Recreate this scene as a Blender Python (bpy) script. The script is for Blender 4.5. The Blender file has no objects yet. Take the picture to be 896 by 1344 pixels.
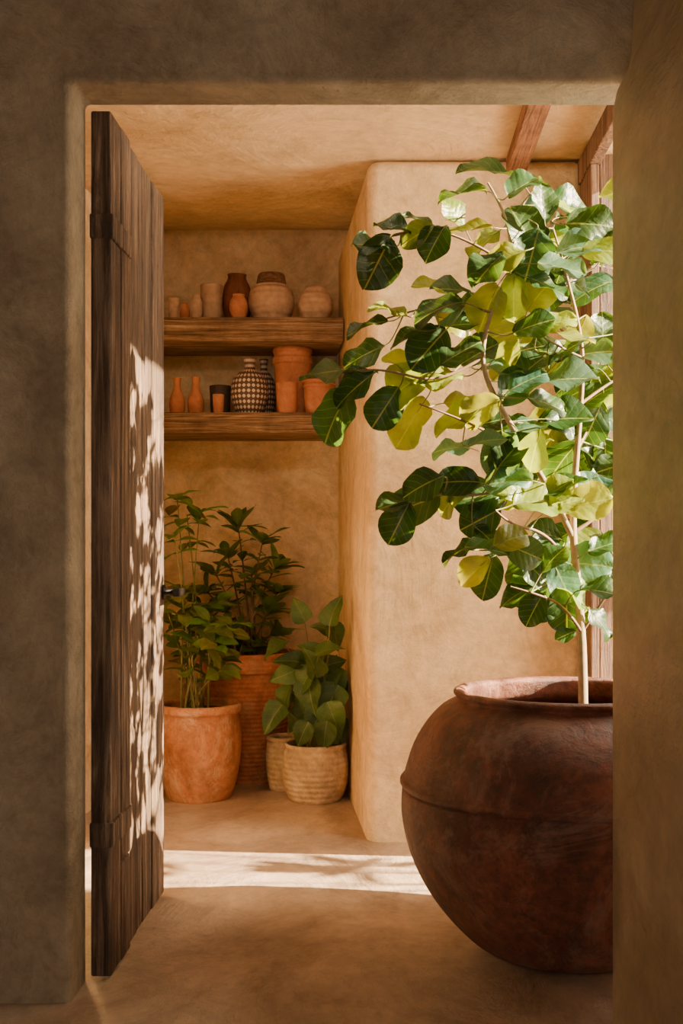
import bpy, bmesh, math, random
from mathutils import Vector, Matrix
random.seed(7)
F=1493.0; VX=505.0; VY=720.0; CH=1.2
def P(px,py,D): return Vector(((px-VX)*D/F, D, CH-(py-VY)*D/F))
C=bpy.context.scene.collection

# ---------------- materials ----------------
def newmat(name):
    m=bpy.data.materials.new(name); m.use_nodes=True
    nt=m.node_tree; b=nt.nodes['Principled BSDF']; return m,nt,b
def N(nt,t,**k):
    n=nt.nodes.new(t)
    for a,v in k.items(): setattr(n,a,v)
    return n
def coords(nt,scale=(1,1,1)):
    tc=N(nt,'ShaderNodeTexCoord'); mp=N(nt,'ShaderNodeMapping'); mp.inputs['Scale'].default_value=scale
    nt.links.new(tc.outputs['Object'],mp.inputs['Vector']); return mp.outputs['Vector']
def noise(nt,vec,scale,detail=6,rough=.6,dist=0):
    n=N(nt,'ShaderNodeTexNoise'); n.inputs['Scale'].default_value=scale; n.inputs['Detail'].default_value=detail
    n.inputs['Roughness'].default_value=rough; n.inputs['Distortion'].default_value=dist
    nt.links.new(vec,n.inputs['Vector']); return n.outputs['Fac']
def ramp(nt,fac,stops):
    r=N(nt,'ShaderNodeValToRGB'); e=r.color_ramp.elements
    while len(e)<len(stops): e.new(.5)
    for i,(p,c) in enumerate(stops):
        e[i].position=p; e[i].color=(c[0],c[1],c[2],1)
    nt.links.new(fac,r.inputs['Fac']); return r.outputs['Color']
def mixc(nt,fac,a,b,mode='MIX'):
    m=N(nt,'ShaderNodeMix',data_type='RGBA',blend_type=mode)
    for s,v in ((0,fac),(6,a),(7,b)):
        if hasattr(v,'is_linked'): nt.links.new(v,m.inputs[s])
        elif isinstance(v,(int,float)): m.inputs[s].default_value=v
        else: m.inputs[s].default_value=(v[0],v[1],v[2],1)
    return m.outputs[2]
def math_(nt,op,a,b=None,clamp=False):
    m=N(nt,'ShaderNodeMath',operation=op,use_clamp=clamp)
    for i,v in enumerate((a,b)):
        if v is None: continue
        if isinstance(v,(int,float)): m.inputs[i].default_value=v
        else: nt.links.new(v,m.inputs[i])
    return m.outputs[0]
def bump(nt,b,h,strength,dist,prev=None):
    bp=N(nt,'ShaderNodeBump'); bp.inputs['Strength'].default_value=strength; bp.inputs['Distance'].default_value=dist
    nt.links.new(h,bp.inputs['Height'])
    if prev is not None: nt.links.new(prev,bp.inputs['Normal'])
    nt.links.new(bp.outputs['Normal'],b.inputs['Normal']); return bp.outputs['Normal']

def plaster(name,c1,c2,c3,rough=.75,spec=.3,stretch=(1,1,1),k=1,bk=1):
    m,nt,b=newmat(name); v=coords(nt,stretch)
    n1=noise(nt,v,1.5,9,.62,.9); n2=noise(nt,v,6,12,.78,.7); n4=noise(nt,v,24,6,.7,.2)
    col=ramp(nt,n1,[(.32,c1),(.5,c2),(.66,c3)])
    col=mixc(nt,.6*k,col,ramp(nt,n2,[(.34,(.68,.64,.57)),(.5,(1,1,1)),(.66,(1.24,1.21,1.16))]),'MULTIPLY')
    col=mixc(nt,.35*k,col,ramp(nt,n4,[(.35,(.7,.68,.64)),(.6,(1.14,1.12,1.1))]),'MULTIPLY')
    nt.links.new(col,b.inputs['Base Color'])
    b.inputs['Roughness'].default_value=rough; b.inputs['Specular IOR Level'].default_value=spec
    p=bump(nt,b,n1,.7*bk,.09); p=bump(nt,b,n2,.6*bk,.03,p)
    p=bump(nt,b,noise(nt,v,60,6,.7),.5*bk,.005,p)
    return m
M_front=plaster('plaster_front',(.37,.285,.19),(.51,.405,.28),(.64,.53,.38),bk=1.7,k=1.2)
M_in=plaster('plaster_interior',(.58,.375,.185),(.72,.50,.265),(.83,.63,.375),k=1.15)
M_ceil=plaster('plaster_ceiling',(.53,.35,.185),(.68,.475,.26),(.79,.59,.355),stretch=(.9,.9,1))
M_right=plaster('plaster_right',(.42,.305,.18),(.57,.43,.265),(.70,.55,.36),rough=.40,spec=.6,stretch=(1,.45,.9),bk=1.3)
M_floor=plaster('floor_earth',(.28,.19,.13),(.44,.315,.225),(.63,.475,.35),rough=.38,spec=.5,stretch=(1,.7,1),k=1.3)

def wood(name,c1,c2,c3,axis='z',rough=.75,bs=.7,w=14):
    m,nt,b=newmat(name)
    s={'z':(w,w,.7),'x':(.8,14,18),'y':(14,.8,14)}[axis]
    v=coords(nt,s); n1=noise(nt,v,2.2,9,.72,1.8)
    v2=coords(nt,tuple(k*4 if k>2 else k*1.5 for k in s)); n2=noise(nt,v2,2,6,.7,.6)
    v3=coords(nt,(1,1,.6)); n3=noise(nt,v3,4,6,.65,.5)
    col=ramp(nt,n1,[(.34,c1),(.5,c2),(.66,c3)])
    col=mixc(nt,.85,col,ramp(nt,n2,[(.38,(.4,.38,.35)),(.6,(1.2,1.17,1.14))]),'MULTIPLY')
    col=mixc(nt,.8,col,ramp(nt,n3,[(.32,(.5,.47,.43)),(.68,(1.45,1.42,1.38))]),'MULTIPLY')
    nt.links.new(col,b.inputs['Base Color']); b.inputs['Roughness'].default_value=rough
    p=bump(nt,b,n1,bs,.03); p=bump(nt,b,n2,bs,.012,p); bump(nt,b,n3,.4,.03,p)
    return m
M_door=wood('door_wood',(.055,.031,.02),(.195,.12,.078),(.43,.30,.205),bs=1,w=9)
M_shelf=wood('shelf_wood',(.12,.062,.03),(.36,.21,.11),(.62,.42,.25),'x')
M_frame=wood('frame_wood',(.09,.045,.022),(.22,.115,.06),(.38,.22,.13))
M_beam=wood('beam_wood',(.22,.08,.03),(.36,.15,.06),(.46,.21,.1),'y')

def clay(name,c1,c2,c3,dust=(.6,.45,.35),dustamt=.25,rough=.75,bands=None,bscale=1,spec=.3,bm_=1,mo=.5,th=.5):
    m,nt,b=newmat(name); v=coords(nt)
    n1=noise(nt,v,5*bscale,8,.65,.5); n2=noise(nt,v,28*bscale,6,.7); n3=noise(nt,v,3.2*bscale,14,.85,1.2); n5=noise(nt,v,1.9*bscale,6,.7,.8)
    col=ramp(nt,n1,[(.3,c1),(.5,c2),(.7,c3)])
    col=mixc(nt,mo,col,ramp(nt,n2,[(.34,(.5,.45,.4)),(.62,(1.28,1.22,1.18))]),'MULTIPLY')
    col=mixc(nt,mo,col,ramp(nt,n5,[(.4,(.55,.5,.46)),(.6,(1.25,1.25,1.25))]),'MULTIPLY')
    d=math_(nt,'MULTIPLY',ramp(nt,n3,[(th,(0,0,0)),(th+.1,(1,1,1))]),dustamt)
    col=mixc(nt,d,col,dust)
    nt.links.new(col,b.inputs['Base Color']); b.inputs['Specular IOR Level'].default_value=spec
    nt.links.new(math_(nt,'ADD',math_(nt,'MULTIPLY',n2,.35),rough-.15),b.inputs['Roughness'])
    p=bump(nt,b,n1,.4*bm_,.03); p=bump(nt,b,n2,.5*bm_,.008,p); p=bump(nt,b,noise(nt,v,90*bscale,4,.6),.35*bm_,.003,p); p=bump(nt,b,n3,.3*bm_,.02,p)
    if bands:
        w=N(nt,'ShaderNodeTexWave',bands_direction='Z'); w.inputs['Scale'].default_value=bands; w.inputs['Distortion'].default_value=.5
        nt.links.new(v,w.inputs['Vector']); bump(nt,b,w.outputs['Fac'],.5,.006,p)
    return m
M_big=clay('rusty_clay',(.11,.03,.014),(.225,.064,.032),(.35,.115,.06),(.36,.20,.14),.5,.48,None,1,.55,2.4,.9,.49)
M_terra=clay('terracotta',(.42,.16,.07),(.57,.25,.12),(.68,.36,.2),(.72,.54,.39),.65,.8)
M_terra2=clay('terracotta_ribbed',(.38,.12,.05),(.52,.19,.08),(.6,.26,.12),(.6,.38,.25),.4,.8,14)
M_stone=clay('stone_pot',(.42,.30,.17),(.58,.44,.27),(.68,.55,.37),(.34,.26,.18),.4,.9,12)
M_cream=clay('cream_clay',(.50,.31,.18),(.62,.41,.25),(.70,.50,.33),(.72,.54,.38),.3,.75,10,mo=.3)
M_brown=clay('brown_clay',(.15,.05,.022),(.24,.085,.038),(.32,.125,.055),(.35,.19,.11),.3,.6)
M_tc=clay('small_terracotta',(.44,.155,.065),(.56,.22,.10),(.64,.30,.15),(.66,.38,.23),.3,.75,mo=.3)
M_dark=clay('dark_clay',(.05,.03,.02),(.09,.06,.04),(.13,.09,.06),(.2,.15,.1),.2,.6)
M_lid=wood('lid_wood',(.2,.09,.045),(.33,.17,.08),(.42,.24,.13),'x')
M_soil=clay('soil',(.03,.018,.01),(.06,.035,.022),(.09,.06,.035),(.1,.07,.05),.2,1,None,4)
def simple(name,c,r=.5,metal=0):
    m,nt,b=newmat(name); n=noise(nt,coords(nt),30)
    nt.links.new(ramp(nt,n,[(.3,[k*.7 for k in c]),(.7,[k*1.2 for k in c])]),b.inputs['Base Color'])
    b.inputs['Roughness'].default_value=r; b.inputs['Metallic'].default_value=metal; return m
M_iron=simple('iron',(.03,.027,.025),.4,.9)
M_bark=simple('bark_pale',(.36,.25,.14),.8)
M_stem=simple('green_stem',(.2,.19,.06),.6)
M_twig=simple('branch_brown',(.24,.14,.075),.7)

def dotted(name):
    m,nt,b=newmat(name); tc=N(nt,'ShaderNodeTexCoord'); sx=N(nt,'ShaderNodeSeparateXYZ'); nt.links.new(tc.outputs['Object'],sx.inputs[0])
    ang=math_(nt,'ARCTAN2',sx.outputs['Y'],sx.outputs['X'])
    a=math_(nt,'SINE',math_(nt,'MULTIPLY',ang,24)); z=math_(nt,'SINE',math_(nt,'MULTIPLY',sx.outputs['Z'],230))
    k=math_(nt,'ADD',math_(nt,'MULTIPLY',a,.9),z)
    k2=math_(nt,'GREATER_THAN',k,.35)
    col=mixc(nt,k2,(.1,.05,.028),(.66,.52,.38)); nt.links.new(col,b.inputs['Base Color']); b.inputs['Roughness'].default_value=.6
    bump(nt,b,k2,.3,.003); return m
M_dot=dotted('dotted_glaze')

def leafmat(name,rough=.38,trans=.34,vein=.35,tm=(3.0,2.4,.5)):
    m,nt,b=newmat(name)
    at=N(nt,'ShaderNodeAttribute'); at.attribute_name='Col'
    uv=N(nt,'ShaderNodeUVMap'); uv.uv_map='UVMap'; sx=N(nt,'ShaderNodeSeparateXYZ'); nt.links.new(uv.outputs[0],sx.inputs[0])
    au=math_(nt,'ABSOLUTE',math_(nt,'SUBTRACT',sx.outputs['X'],.5))
    mid=math_(nt,'LESS_THAN',au,.018)
    ph=math_(nt,'SUBTRACT',math_(nt,'MULTIPLY',sx.outputs['Y'],6),math_(nt,'MULTIPLY',au,3.5))
    fr=math_(nt,'FRACT',ph); sd=math_(nt,'LESS_THAN',fr,.07)
    vv=math_(nt,'MAXIMUM',mid,math_(nt,'MULTIPLY',sd,.4))
    vv=math_(nt,'MULTIPLY',vv,vein)
    n=noise(nt,coords(nt),11,4)
    base=mixc(nt,.7,at.outputs['Color'],ramp(nt,n,[(.3,(.5,.6,.55)),(.7,(1.5,1.35,1.2))]),'MULTIPLY')
    col=mixc(nt,vv,base,(.38,.44,.13))
    nt.links.new(col,b.inputs['Base Color']); b.inputs['Roughness'].default_value=rough; b.inputs['Specular IOR Level'].default_value=.35
    bl=math_(nt,'SINE',math_(nt,'MULTIPLY',fr,3.14159))
    p=bump(nt,b,bl,.2,.003); bump(nt,b,n,.4,.02,p)
    tr=N(nt,'ShaderNodeBsdfTranslucent'); tcol=mixc(nt,1,col,tm,'MULTIPLY'); nt.links.new(tcol,tr.inputs['Color'])
    mx=N(nt,'ShaderNodeMixShader'); mx.inputs[0].default_value=trans
    nt.links.new(b.outputs[0],mx.inputs[1]); nt.links.new(tr.outputs[0],mx.inputs[2])
    nt.links.new(mx.outputs[0],nt.nodes['Material Output'].inputs['Surface']); return m
M_leaf=leafmat('fig_leaf'); M_leaf2=leafmat('shrub_leaf',.4,.3,.2)

# ---------------- mesh helpers ----------------
def addobj(name,me,mat=None,parent=None,smooth=False):
    o=bpy.data.objects.new(name,me); C.objects.link(o)
    if mat: me.materials.append(mat)
    if parent: o.parent=parent
    if smooth:
        for p in me.polygons: p.use_smooth=True
    return o
def bev(o,w,seg=4):
    if w:
        m=o.modifiers.new('bevel','BEVEL'); m.width=w; m.segments=seg; m.limit_method='ANGLE'; m.angle_limit=.6
        for p in o.data.polygons: p.use_smooth=True
        wn=o.modifiers.new('wn','WEIGHTED_NORMAL'); wn.keep_sharp=True
def meshfrom(name,v,f):
    me=bpy.data.meshes.new(name); me.from_pydata([tuple(a) for a in v],[],f); me.validate()
    bm=bmesh.new(); bm.from_mesh(me); bmesh.ops.recalc_face_normals(bm,faces=bm.faces); bm.to_mesh(me); bm.free(); return me
def prism(name,pts,axis,a,b,mat,bevel=0,parent=None):
    def mk(p,t):
        if axis=='z': return (p[0],p[1],t)
        if axis=='y': return (p[0],t,p[1])
        return (t,p[0],p[1])
    n=len(pts); v=[mk(p,a) for p in pts]+[mk(p,b) for p in pts]
    f=[tuple(range(n)),tuple(range(2*n-1,n-1,-1))]+[(i,(i+1)%n,(i+1)%n+n,i+n) for i in range(n)]
    o=addobj(name,meshfrom(name,v,f),mat,parent); bev(o,bevel); return o
def box(name,x0,x1,y0,y1,z0,z1,mat,bevel=0,parent=None):
    return prism(name,[(x0,y0),(x1,y0),(x1,y1),(x0,y1)],'z',z0,z1,mat,bevel,parent)
def empty(name,loc):
    e=bpy.data.objects.new(name,None); e.location=loc; e.empty_display_size=.1; C.objects.link(e); return e
def smoothprof(pr,n=6):
    out=[]
    for i in range(len(pr)-1):
        p0=pr[max(i-1,0)];p1=pr[i];p2=pr[i+1];p3=pr[min(i+2,len(pr)-1)]
        for k in range(n):
            t=k/n
            out.append(tuple(.5*((2*p1[j])+(-p0[j]+p2[j])*t+(2*p0[j]-5*p1[j]+4*p2[j]-p3[j])*t*t+(-p0[j]+3*p1[j]-3*p2[j]+p3[j])*t**3) for j in (0,1)))
    out.append(pr[-1]); return [(r,max(z,0)) for r,z in out]
def lathe(name,prof,loc,mat,parent=None,seg=64,wob=0):
    v=[];f=[]
    n=len(prof)
    for i in range(seg):
        a=2*math.pi*i/seg
        for r,z in prof:
            r=max(r,0.0005); k=1+wob*(math.sin(2*a+z*5)+.6*math.sin(3*a-z*9))
            v.append((r*k*math.cos(a),r*k*math.sin(a),z))
    for i in range(seg):
        j=(i+1)%seg
        for k in range(n-1): f.append((i*n+k,j*n+k,j*n+k+1,i*n+k+1))
    me=meshfrom(name,v,f); o=addobj(name,me,mat,parent,True); o.location=loc; return o
class MB:
    def __init__(s): s.v=[];s.f=[];s.uv=[];s.c=[]
    def leaf(s,base,d,nrm,L,W,prof,col,curl=.25,fold=.2,wave=.05):
        d=d.normalized(); side=d.cross(nrm).normalized(); nrm=side.cross(d).normalized()
        nl=len(prof)-1; na=6; b0=len(s.v); ph=random.uniform(0,6)
        for i,(t,w) in enumerate(prof):
            for j in range(na+1):
                u=j/na*2-1
                x=u*w*W; h=fold*abs(x)-curl*L*t*t*.8+wave*L*math.sin(t*9+ph+u*2)*abs(u)
                p=base+d*(L*t*(1-.12*curl*t))+side*x+nrm*h
                s.v.append(p); s.uv.append((.5+u*.5*max(w,.05),t)); s.c.append(col)
        for i in range(nl):
            for j in range(na):
                a=b0+i*(na+1)+j; s.f.append((a,a+1,a+na+2,a+na+1))
    def build(s,name,mat,parent):
        me=bpy.data.meshes.new(name); inv=parent.location
        me.from_pydata([tuple(p-inv) for p in s.v],[],s.f)
        uvl=me.uv_layers.new(name='UVMap'); ca=me.color_attributes.new('Col','FLOAT_COLOR','POINT')
        for l in me.loops: uvl.data[l.index].uv=s.uv[l.vertex_index]
        for i,c in enumerate(s.c): ca.data[i].color=(c[0],c[1],c[2],1)
        return addobj(name,me,mat,parent,True)
FIG=[(0,.05),(.03,.2),(.09,.43),(.18,.66),(.32,.86),(.48,.98),(.62,1),(.75,.92),(.85,.76),(.92,.55),(.97,.32),(1.01,.03)]
HEART=[(0,.3),(.06,.7),(.15,.95),(.3,1),(.45,.92),(.6,.75),(.75,.52),(.88,.27),(.96,.1),(1,.01)]
LANCE=[(0,.03),(.1,.3),(.25,.65),(.4,.9),(.55,1),(.7,.9),(.82,.65),(.92,.35),(.97,.15),(1,.01)]
def curve(name,polys,mat,parent):
    cu=bpy.data.curves.new(name,'CURVE'); cu.dimensions='3D'; cu.bevel_depth=1; cu.bevel_resolution=3; cu.resolution_u=5
    for pl in polys:
        sp=cu.splines.new('NURBS'); sp.points.add(len(pl)-1); sp.use_endpoint_u=True; sp.order_u=3
        for i,(p,r) in enumerate(pl):
            q=p-parent.location; sp.points[i].co=(q.x,q.y,q.z,1); sp.points[i].radius=r
    cu.materials.append(mat); o=bpy.data.objects.new(name,cu); C.objects.link(o); o.parent=parent; return o
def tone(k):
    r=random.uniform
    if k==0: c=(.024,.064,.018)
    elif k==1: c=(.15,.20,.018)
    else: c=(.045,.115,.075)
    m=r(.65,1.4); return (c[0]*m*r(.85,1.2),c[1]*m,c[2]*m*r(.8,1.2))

# ---------------- room ----------------
box('floor',-2.6,5,-3,6.6,-.12,0,M_floor)
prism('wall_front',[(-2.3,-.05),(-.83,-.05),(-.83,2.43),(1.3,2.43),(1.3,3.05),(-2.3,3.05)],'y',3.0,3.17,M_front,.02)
prism('wall_right',[(.577,-.05),(.577,2.31),(.588,2.36),(.612,2.40),(.624,2.45),(.632,2.6),(.636,3.05),(1.4,3.05),(1.4,-.05)],'y',-2.6,2.9,M_right,.018)
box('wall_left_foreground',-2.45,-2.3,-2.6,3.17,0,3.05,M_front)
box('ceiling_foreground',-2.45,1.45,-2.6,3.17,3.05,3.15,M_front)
box('wall_left',-1.5,-1.35,3.17,6.3,0,3.05,M_in)
box('wall_back',-1.5,1.3,6.2,6.35,0,3.05,M_in)
prism('ceiling',[(3.17,2.80),(4.75,2.80),(5.4,2.84),(6.35,2.955),(6.35,3.2),(3.17,3.2)],'x',-1.5,1.3,M_ceil)
o=prism('column',[(-.07,4.65),(.82,4.65),(.82,6.2),(-.256,6.2)],'z',-.1,2.795,M_in,0); bev(o,.05,6)
prism('wall_right_interior',[(3.0,2.78),(4.42,2.78),(4.42,-.05),(4.9,-.05),(4.9,2.95),(3.0,2.95)],'x',.825,1.0,M_in,.01)
box('added_sun_block',1.1,1.45,2.85,3.19,-.05,3.06,M_in,.01)  # unseen block added to keep stray sun off the near floor and lintel
box('ceiling_beam',.495,.58,3.17,4.66,2.74,2.80,M_beam,.008)
w=empty('window_1',(.82,3.8,0))
def rel(o):
    o.parent=w; o.matrix_parent_inverse=Matrix.Translation(-w.location)
for n,a in (('header',(.785,.83,3.19,4.64,2.68,2.775)),('jamb_board',(.79,.824,4.37,4.50,0,2.68)),('jamb_board_inner',(.795,.824,4.504,4.635,0,2.68)),('jamb_lining',(.826,1.02,4.38,4.42,0,2.72))):
    rel(box(n,*a,M_frame,.006))

# ---------------- door ----------------
d=empty('door_1',(-.788,3.16,0))
def dp(o): o.parent=d; o.matrix_parent_inverse=Matrix.Translation(-d.location)
zt=2.415
ys=[3.39,3.52,3.605,3.745,3.83,3.94]
for i in range(5):
    dp(box('plank_%d'%i,-.80,-.764-random.uniform(0,.008),ys[i]+.0025,ys[i+1]-.0025,.012,zt-random.uniform(0,.01),M_door,.005))
dp(box('stile',-.816,-.760,3.155,3.275,.012,zt,M_door,.006))
dp(box('inner_stile',-.812,-.757,3.277,3.388,.3,2.10,M_door,.006))
dp(box('top_rail_block',-.812,-.757,3.277,3.388,2.105,zt,M_door,.006))
dp(box('bottom_rail_block',-.812,-.757,3.277,3.388,.012,.295,M_door,.006))
dp(box('top_batten',-.819,-.752,3.15,3.385,2.06,2.13,M_door,.006))
dp(box('bottom_batten',-.819,-.752,3.15,3.385,.37,.44,M_door,.006))
dp(box('back_rail_top',-.83,-.80,3.28,3.93,2.0,2.16,M_door,.004))
dp(box('back_rail_bottom',-.83,-.80,3.28,3.93,.3,.46,M_door,.004))
h=lathe('handle_rosette',[(0,0),(.026,0),(.026,.008),(.012,.012),(.012,.06),(.0,.06)],(-.764,3.915,1.05),M_iron,None,24); h.rotation_euler=(0,math.pi/2,0); dp(h)
dp(box('handle_lever',-.722,-.695,3.86,3.97,1.036,1.064,M_iron,.006))

# ---------------- shelves ----------------
def colx(D): return -.07-.186*(D-4.65)/1.55
for nm,z0,z1 in (('wooden_shelf',2.248,2.371),('wooden_shelf',1.785,1.889)):
    y0=5.75
    prism(nm,[(-1.35,y0),(colx(y0)-.006,y0),(colx(6.2)-.006,6.2),(-1.35,6.2)],'z',z0,z1,M_shelf,.008)

def pot(name,x0,x1,yt,base,prof,mat,D=5.87,seg=48):
    pm=F/D; R=(x1-x0)/2/pm; X=((x0+x1)/2-VX)/pm; H=CH+(VY-yt)/pm-base
    return lathe(name,[(r*R,z*H) for r,z in smoothprof(prof,5)],(X,D,base),mat,None,seg,.004)
CUP=[(0,0),(.75,0),(.86,.04),(.92,.3),(.96,.7),(1,.97),(.96,1),(.86,.97),(.82,.6),(.8,.15),(0,.12)]
JAR=[(0,0),(.55,0),(.7,.05),(.95,.3),(1,.5),(.9,.75),(.66,.9),(.62,.97),(.66,1),(.56,.98),(.5,.9),(.8,.5),(0,.12)]
BOWL=[(0,0),(.6,0),(.72,.05),(.95,.35),(1,.6),(.93,.85),(.8,.96),(.78,1),(.7,.97),(.8,.7),(0,.12)]
BOT=[(0,0),(.7,0),(.85,.04),(1,.25),(.9,.45),(.55,.65),(.42,.78),(.5,.95),(.56,1),(.46,.98),(.34,.8),(0,.3)]
VASE=[(0,0),(.6,0),(.75,.05),(.97,.3),(1,.42),(.9,.62),(.55,.76),(.3,.82),(.28,.9),(.34,.98),(.36,1),(.27,.98),(.2,.85),(0,.4)]
s1=2.371; s2=1.889
pot('small_ceramic_cup',221,235,392,s1,CUP,M_cream)
pot('small_ceramic_cup',236,249,398,s1,JAR,M_tc)
pot('small_ceramic_vase',250,266,387,s1,JAR,M_cream)
pot('ceramic_tumbler',263,292,375,s1,CUP,M_cream,5.95)
pot('brown_clay_jar',292,330,361,s1,JAR,M_brown,6.0)
pot('small_clay_pot',301,325,387,s1,JAR,M_tc,5.82)
def lidded(name,x0,x1,yt,ylid,base,mat,lx0,lx1,D=5.9):
    pm=F/D; X=((x0+x1)/2-VX)/pm
    e=empty(name,(X,D,base)); R=(x1-x0)/2/pm; H=CH+(VY-yt)/pm-base; HL=(yt-ylid)/pm; RL=(lx1-lx0)/2/pm
    lathe('bowl',[(r*R,z*H) for r,z in smoothprof(BOWL,5)],(0,0,0),mat,e,48)
    lathe('lid',[(0,H*.97),(RL*.98,H*.97),(RL,H+HL*.1),(RL*.88,H+HL*.85),(RL*.8,H+HL),(0,H+HL)],(0,0,0),M_lid if ylid<yt-10 else mat,e,48)
lidded('lidded_ceramic_bowl',326,386,376,360,s1,M_cream,340,380,5.93)
lidded('lidded_ceramic_bowl',391,437,385,377,s1,M_cream,398,430,5.9)
pot('clay_bottle',222,243,496,s2,BOT,M_tc)
pot('clay_bottle',246,268,495,s2,BOT,M_tc)
pot('dark_clay_cup',275,303,507,s2,CUP,M_dark,5.97)
pot('small_terracotta_cup',279,294,518,s2,CUP,M_tc,5.82)
pot('patterned_vase',303,352,471,s2,VASE,M_dot,5.88)
pot('patterned_vase',330,362,472,s2,VASE,M_dot,6.08)
TP=[(0,0),(.75,0),(.82,.05),(.9,.5),(.92,.75),(1,.78),(1,.86),(.93,.88),(.94,.93),(.99,.94),(.97,1),(.84,.98),(.8,.5),(0,.1)]
pot('terracotta_pot',358,410,459,s2,TP,M_tc,5.96)
pot('terracotta_tumbler',362,391,503,s2,CUP,M_tc,5.81)
pot('terracotta_flower_pot',397,440,500,s2,TP,M_tc,5.84)

# ---------------- big pot + tree ----------------
TX=.5545; TD=3.45
tree=empty('potted_fiddle_leaf_fig',(TX,TD,0))
prof=smoothprof([(0,0),(.2,0),(.27,.012),(.345,.075),(.42,.17),(.475,.28),(.502,.39),(.503,.47)],6)[:-1]+[(.502,.478),(.496,.482),(.4955,.486),(.506,.489),(.509,.494),(.509,.501),(.505,.506),(.496,.509)]+smoothprof([(.493,.53),(.468,.605),(.43,.67),(.388,.716),(.352,.738),(.338,.747),(.340,.754),(.346,.761),(.345,.770),(.333,.775),(.316,.770),(.312,.755),(.33,.71),(.37,.66),(.0,.655)],5)
lathe('clay_pot',prof,(0,0,0),M_big,tree,160,.003)
lathe('soil',[(0,.69),(.2,.685),(.345,.675)],(0,0,0),M_soil,tree,48)
def br(pts,r0,r1):
    n=len(pts); return [(P(*p),r0+(r1-r0)*i/(n-1)) for i,p in enumerate(pts)]
B=[
 br([(766,985,3.45),(765,900,3.45),(763,830,3.46),(758,770,3.47),(751,700,3.48),(753,640,3.5),(757,590,3.5),(762,530,3.5),(765,470,3.5),(758,420,3.48),(745,370,3.46),(735,330,3.45),(722,290,3.45)],.0155,.003),
 br([(751,705,3.48),(725,650,3.45),(692,595,3.42),(660,540,3.4),(638,500,3.38),(631,460,3.38),(645,410,3.4),(664,372,3.42),(672,345,3.42),(668,300,3.42),(655,265,3.42),(640,240,3.42)],.010,.0035),
 br([(632,470,3.38),(600,490,3.36),(560,500,3.33),(520,488,3.31),(480,484,3.3),(445,490,3.3)],.005,.0025),
 br([(672,350,3.42),(640,330,3.38),(600,310,3.36),(560,298,3.33),(515,310,3.3)],.005,.0025),
 br([(645,410,3.4),(600,398,3.45),(560,402,3.45),(500,420,3.42)],.0045,.0025),
 br([(690,592,3.42),(645,570,3.35),(600,548,3.32),(550,530,3.3)],.005,.0025),
 br([(722,645,3.45),(670,640,3.38),(620,652,3.35),(570,645,3.32),(540,660,3.3)],.005,.0025),
 br([(757,765,3.47),(735,720,3.42),(705,695,3.38),(670,690,3.34),(650,670,3.32)],.0065,.003),
 br([(757,765,3.47),(720,742,3.4),(680,722,3.36),(630,722,3.32)],.0055,.0025),
 br([(751,700,3.48),(790,675,3.5),(830,640,3.55)],.006,.003),
 br([(762,530,3.5),(800,500,3.55),(840,480,3.6)],.005,.003),
 br([(745,370,3.46),(790,340,3.5),(840,320,3.55)],.005,.003),
 br([(735,330,3.45),(690,300,3.5),(680,270,3.5),(700,250,3.52)],.004,.0025),
 br([(765,470,3.5),(720,450,3.4),(700,430,3.35)],.004,.0025),
 br([(763,830,3.46),(742,795,3.36),(705,780,3.3),(670,770,3.3)],.005,.0025),
 br([(757,590,3.5),(770,570,3.7),(780,540,3.85)],.005,.0025),
 br([(765,470,3.5),(740,430,3.7),(700,400,3.8)],.005,.0025),
 br([(753,640,3.5),(700,640,3.7),(650,600,3.8)],.005,.0025),
 br([(763,830,3.46),(790,790,3.45),(810,760,3.4)],.005,.0025),
]
curve('trunk',B[:2],M_bark,tree); curve('branches',B[2:],M_twig,tree)
nodes=[]
for pl in B:
    for (a,ra),(b,rb) in zip(pl[:-1],pl[1:]):
        for k in range(4): nodes.append(a.lerp(b,k/4))
    nodes.append(pl[-1][0])
nodes=[n for n in nodes if n.z>.95]
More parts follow.
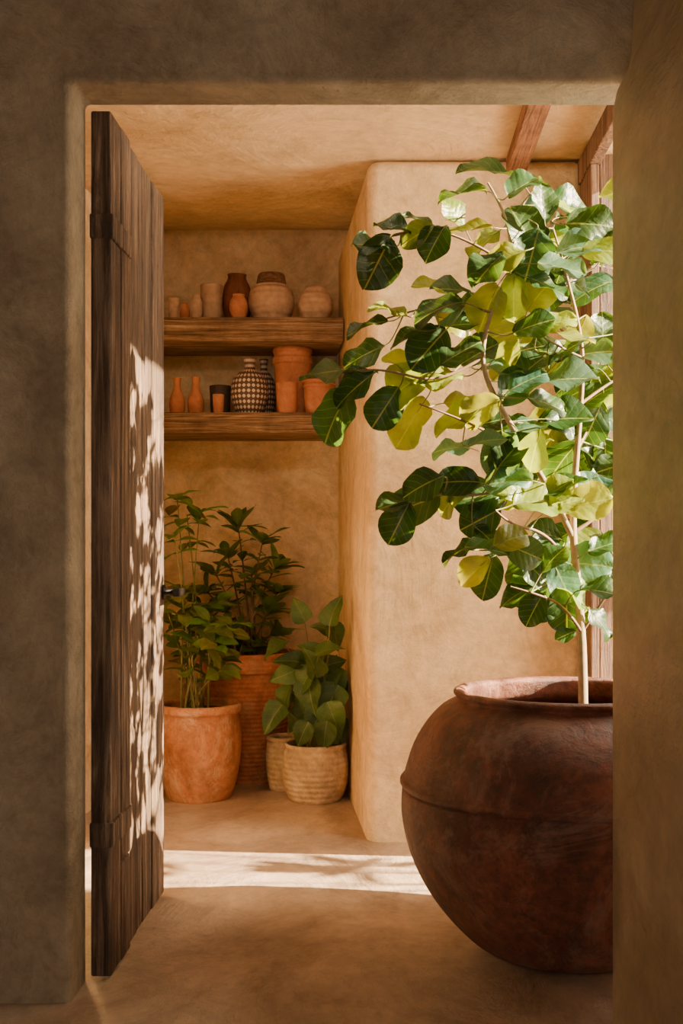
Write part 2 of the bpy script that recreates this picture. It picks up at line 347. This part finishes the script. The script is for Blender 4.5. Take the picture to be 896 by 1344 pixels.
LV=[(640,220,70,170,0),(605,250,58,175,0),(686,241,48,30,0),(714,262,46,100,0),(748,270,60,0,0),(778,292,60,10,0),
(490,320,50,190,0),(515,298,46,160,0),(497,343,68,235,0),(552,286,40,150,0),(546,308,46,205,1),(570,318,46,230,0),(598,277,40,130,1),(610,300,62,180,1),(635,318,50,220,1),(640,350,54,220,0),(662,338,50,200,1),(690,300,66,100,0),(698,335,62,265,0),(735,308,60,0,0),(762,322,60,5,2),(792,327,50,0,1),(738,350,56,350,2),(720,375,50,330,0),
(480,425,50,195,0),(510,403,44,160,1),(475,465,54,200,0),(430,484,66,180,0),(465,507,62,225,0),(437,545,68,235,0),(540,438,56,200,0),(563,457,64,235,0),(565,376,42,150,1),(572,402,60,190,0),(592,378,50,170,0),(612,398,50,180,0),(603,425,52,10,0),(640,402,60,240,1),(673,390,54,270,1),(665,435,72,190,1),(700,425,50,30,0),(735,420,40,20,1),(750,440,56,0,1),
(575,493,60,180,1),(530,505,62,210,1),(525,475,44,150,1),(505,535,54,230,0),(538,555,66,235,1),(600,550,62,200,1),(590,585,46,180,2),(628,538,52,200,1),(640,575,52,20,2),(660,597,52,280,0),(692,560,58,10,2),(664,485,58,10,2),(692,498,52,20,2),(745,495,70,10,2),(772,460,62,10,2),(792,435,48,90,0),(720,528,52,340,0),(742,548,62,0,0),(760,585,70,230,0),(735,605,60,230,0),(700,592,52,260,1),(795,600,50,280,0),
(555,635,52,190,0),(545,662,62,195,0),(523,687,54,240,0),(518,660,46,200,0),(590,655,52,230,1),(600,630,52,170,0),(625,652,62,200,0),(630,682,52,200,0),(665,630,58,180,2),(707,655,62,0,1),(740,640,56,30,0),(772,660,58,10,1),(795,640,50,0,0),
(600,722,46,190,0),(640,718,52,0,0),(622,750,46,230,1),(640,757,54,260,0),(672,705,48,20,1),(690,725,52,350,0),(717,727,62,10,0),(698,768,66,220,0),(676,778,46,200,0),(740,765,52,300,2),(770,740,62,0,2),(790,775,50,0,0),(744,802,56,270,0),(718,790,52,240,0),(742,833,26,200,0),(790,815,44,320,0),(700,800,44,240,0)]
extra=[]
for _ in range(105):
    q=random.choice([(640,830,470,620),(620,830,560,720),(680,850,620,800),(700,860,300,480),(590,760,390,560),(660,840,480,760),(700,850,560,780),(690,850,230,420)])
    extra.append((random.uniform(q[0],q[1]),random.uniform(q[2],q[3]),random.uniform(42,62),random.choice([random.uniform(150,260),random.uniform(-40,60)]),random.choice([0,0,0,1,1,2])))
mb=MB(); pet=[]
def fig(x,y,l,a,k,back=False):
    a=math.radians(a+random.uniform(-12,12))
    tgt=None;bd=1e9
    for n in nodes:
        nx=VX+n.x*F/n.y; ny=VY-(n.z-CH)*F/n.y
        dd=math.hypot(nx-(x-math.cos(a)*l*.9),ny-(y+math.sin(a)*l*.9))+random.uniform(0,20)
        if dd<bd: bd=dd;tgt=n
    D=tgt.y+(random.uniform(-.13,.1) if not back else random.uniform(-.05,.4))
    c=P(x,y,D); L=l*1.17*D/F
    dv=Vector((math.cos(a),random.uniform(-.45,.35),math.sin(a))).normalized()
    nr=Vector((random.uniform(-.6,.6),-1.0,random.uniform(.1,1.3)))
    if random.random()<.2: nr.z+=1.2
    base=c-dv*L*.5
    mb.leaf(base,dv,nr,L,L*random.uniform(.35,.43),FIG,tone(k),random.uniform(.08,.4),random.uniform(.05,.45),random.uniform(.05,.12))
    mid=tgt.lerp(base,.6)+Vector((0,0,-.01)); mid=mid.lerp(base-dv*.03,.5)
    pet.append([(tgt,.0025),(mid,.0018),(base,.0016),(base+dv*L*.3,.0009)])
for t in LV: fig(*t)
for t in extra: fig(*t,True)
mb.build('leaves',M_leaf,tree); curve('petioles',pet,M_stem,tree)

# ---------------- background potted plants ----------------
def hang(name,X,D,profile,mat,soilr,soilz,wob=.004,k=1):
    e=empty(name,(X,D,0)); lathe('pot',[(r*k,z) for r,z in smoothprof(profile,4)],(0,0,0),mat,e,72,wob)
    lathe('soil',[(0,soilz+.01),(soilr*.6*k,soilz+.012),(soilr*k,soilz)],(0,0,0),M_soil,e,32); return e
def xat(px,D): return (px-VX)*D/F
A=hang('potted_leafy_plant',xat(262,5.50),5.50,[(0,0),(.135,0),(.155,.01),(.185,.12),(.2,.25),(.196,.35),(.185,.395),(.187,.41),(.203,.42),(.204,.445),(.195,.455),(.18,.448),(.176,.40),(0,.38)],M_terra,.178,.415)
Bp=hang('potted_shrub',xat(325,5.93),5.93,[(0,0),(.15,0),(.165,.012),(.185,.12),(.212,.3),(.235,.48),(.24,.55),(.238,.565),(.258,.575),(.262,.62),(.255,.64),(.262,.65),(.258,.665),(.235,.66),(.228,.6),(0,.58)],M_terra2,.23,.61)
Cp=hang('stone_planter',xat(377,5.70),5.70,[(0,0),(.09,0),(.105,.01),(.125,.09),(.128,.17),(.118,.235),(.122,.25),(.115,.262),(.1,.255),(.098,.2),(0,.18)],M_stone,.098,.22,.004,.85)
Dp=hang('potted_pothos',xat(414,5.45),5.45,[(0,0),(.115,0),(.135,.01),(.16,.08),(.166,.15),(.158,.22),(.15,.245),(.156,.26),(.15,.272),(.135,.265),(.13,.22),(0,.2)],M_stone,.132,.235,.003,.95)
def stemto(base,tip,lean=.3):
    m=base.lerp(tip,.5); m+=Vector((base.x-tip.x,base.y-tip.y,0))*lean*.5
    return m
def g(k=1):
    m=random.uniform(.7,1.5); return (.085*m*k,.155*m*k,.036*m*k)
def rosette(mb,tip,up,n,L,W,prof,cols,spread=(.5,1.3),droop=.3):
    for i in range(n):
        a=i*2.4+random.uniform(-.3,.3); t=random.uniform(*spread)
        s=Vector((math.cos(a),math.sin(a),0)); dv=(s*math.sin(t)+up*math.cos(t)).normalized()
        nr=(up*math.sin(t)-s*math.cos(t)); l=L*random.uniform(.75,1.15)
        mb.leaf(tip-up*random.uniform(0,.05),dv,nr,l,l*W,prof,cols(),droop,.2,.02)
mb=MB(); st=[]
for (x,y) in [(312,680),(345,700),(297,715),(362,735),(268,765),(330,745),(292,785),(352,790),(250,770),(240,810),(312,815),(366,765),(338,835),(270,815),(300,840),(362,820),(280,740),(345,860),(255,850)]:
    D=random.uniform(5.86,6.02); tip=P(x,y+8,D); b=Bp.location+Vector((random.uniform(-.07,.07),random.uniform(-.07,.07),.6)); m=stemto(b,tip)
    st.append([(b,.007),(m,.005),(tip,.003)])
    up=(tip-m).normalized(); rosette(mb,tip,up,random.randint(8,10),.15,.21,LANCE,lambda:g(),(.5,1.5),.25)
    for k in (.55,.75):
        q=m.lerp(tip,k); rosette(mb,q,up,3,.12,.21,LANCE,lambda:g(),(.9,1.6),.3)
for p in mb.v: p.y=min(p.y,6.19)
mb.build('leaves',M_leaf2,Bp); curve('stems',st,M_twig,Bp)
mb=MB(); st=[]
ac=lambda:(.11*random.uniform(.7,1.4),.18*random.uniform(.8,1.3),.035)
for (x,y) in [(232,650),(245,675),(228,700),(262,672),(235,770),(262,795),(240,800),(285,790),(230,840),(258,835),(282,840),(300,860),(240,870),(305,820),(290,880),(275,815),(215,790)]:
    D=random.uniform(5.33,5.52); tip=P(x,y,D); b=A.location+Vector((random.uniform(-.09,.04),random.uniform(-.06,.06),.4)); m=stemto(b,tip,.5)
    st.append([(b,.006),(m,.004),(tip,.002)])
    up=(tip-m).normalized(); rosette(mb,tip,up,6,.125,.3,LANCE,ac,(.6,1.7),.45)
    rosette(mb,m.lerp(tip,.8),up,2,.11,.3,LANCE,ac,(.9,1.8),.45)
mb.build('leaves',M_leaf2,A); curve('stems',st,M_stem,A)
mb=MB(); st=[]
for (x,y,l,a) in [(360,848,36,200),(392,800,34,120),(436,800,40,80),(425,822,34,150),(442,835,36,300),(375,885,42,200),(356,942,42,230),(396,895,44,230),(412,870,40,100),(430,925,54,240),(436,880,36,60),(440,900,42,280),(398,935,44,250),(425,968,40,260),(384,915,36,200),(410,850,34,140),(430,850,36,30),(405,915,48,270),(438,945,46,290),(415,945,50,230),(380,865,36,160),(432,960,40,300),(395,965,36,240),(438,870,32,20),(425,895,46,250),(370,920,40,240),(400,880,36,250),(385,945,38,220),(415,900,40,300),(448,910,34,270),(445,960,36,280)]:
    D=random.uniform(5.26,5.5); c=P(x,y,D); L=l*1.1*D/F; a=math.radians(a)
    dv=Vector((math.cos(a),random.uniform(-.7,.1),math.sin(a))).normalized(); nr=Vector((random.uniform(-.8,.8),-1,random.uniform(.1,1.6)))
    base=c-dv*L*.5; mb.leaf(base,dv,nr,L,L*.38,HEART,g(.65),.5,.35,.05)
    b=Dp.location+Vector((random.uniform(-.05,.05),random.uniform(-.05,.05),.22)); m=stemto(b,base,.6); m.z=max(m.z,.33)
    st.append([(b,.004),(m,.003),(base,.002),(base+dv*L*.3,.001)])
for i,p in enumerate(mb.v): p.x=min(p.x,colx(p.y)-.008)
mb.build('leaves',M_leaf2,Dp); curve('stems',st,M_stem,Dp)

# unseen potted shrub, added outside the opening to throw dappled shadows
O=hang('added_dapple_shrub',2.5,4.0,[(0,0),(.16,0),(.19,.02),(.24,.2),(.26,.36),(.28,.38),(.28,.42),(.25,.42),(.23,.36),(0,.34)],M_terra,.24,.38)
mb=MB(); st=[]
for i in range(17):
    tip=Vector((random.uniform(1.9,2.9),random.uniform(3.5,4.5),random.uniform(.7,1.9))); b=O.location+Vector((random.uniform(-.12,.12),random.uniform(-.12,.12),.36)); m=stemto(b,tip,.4)
    st.append([(b,.009),(m,.006),(tip,.003)]); up=(tip-m).normalized()
    rosette(mb,tip,up,5,.19,.17,LANCE,lambda:g(),(.5,1.5),.3)
mb.build('leaves',M_leaf2,O); curve('stems',st,M_twig,O)

# ---------------- light ----------------
sun=bpy.data.lights.new('sun','SUN'); sun.energy=66; sun.angle=.012; sun.color=(1,.79,.51)
so=bpy.data.objects.new('sun',sun); C.objects.link(so); so.rotation_euler=Vector((-1,.09,-.48)).to_track_quat('-Z','Y').to_euler(); so.location=(5,3,4)
def area(name,loc,dirv,sx,sy,e,col):
    ar=bpy.data.lights.new(name,'AREA'); ar.shape='RECTANGLE'; ar.size=sx; ar.size_y=sy; ar.energy=e; ar.color=col
    ao=bpy.data.objects.new(name,ar); C.objects.link(ao); ao.location=loc; ao.rotation_euler=Vector(dirv).to_track_quat('-Z','Z').to_euler()
area('sky_glow',(1.9,3.4,1.8),(-1,.25,-.1),1.6,2.4,175,(1,.83,.60))
area('bounce_fill',(-.2,3.3,2.66),(0,1,-.35),1.4,.2,11,(1,.80,.56))  # added fill hidden behind the lintel, stands in for bounced light
wd=bpy.data.worlds.new('world'); bpy.context.scene.world=wd; wd.use_nodes=True
bg=wd.node_tree.nodes['Background']; bg.inputs[0].default_value=(.97,.88,.76,1); bg.inputs[1].default_value=2.3

cam=bpy.data.cameras.new('camera'); co=bpy.data.objects.new('camera',cam); C.objects.link(co)
co.location=(0,0,CH); co.rotation_euler=(math.pi/2,0,0)
cam.sensor_fit='VERTICAL'; cam.sensor_height=36; cam.lens=F*36/1344; cam.shift_x=-(VX-448)/1344; cam.shift_y=(VY-672)/1344
cam.clip_start=.05
bpy.context.scene.camera=co
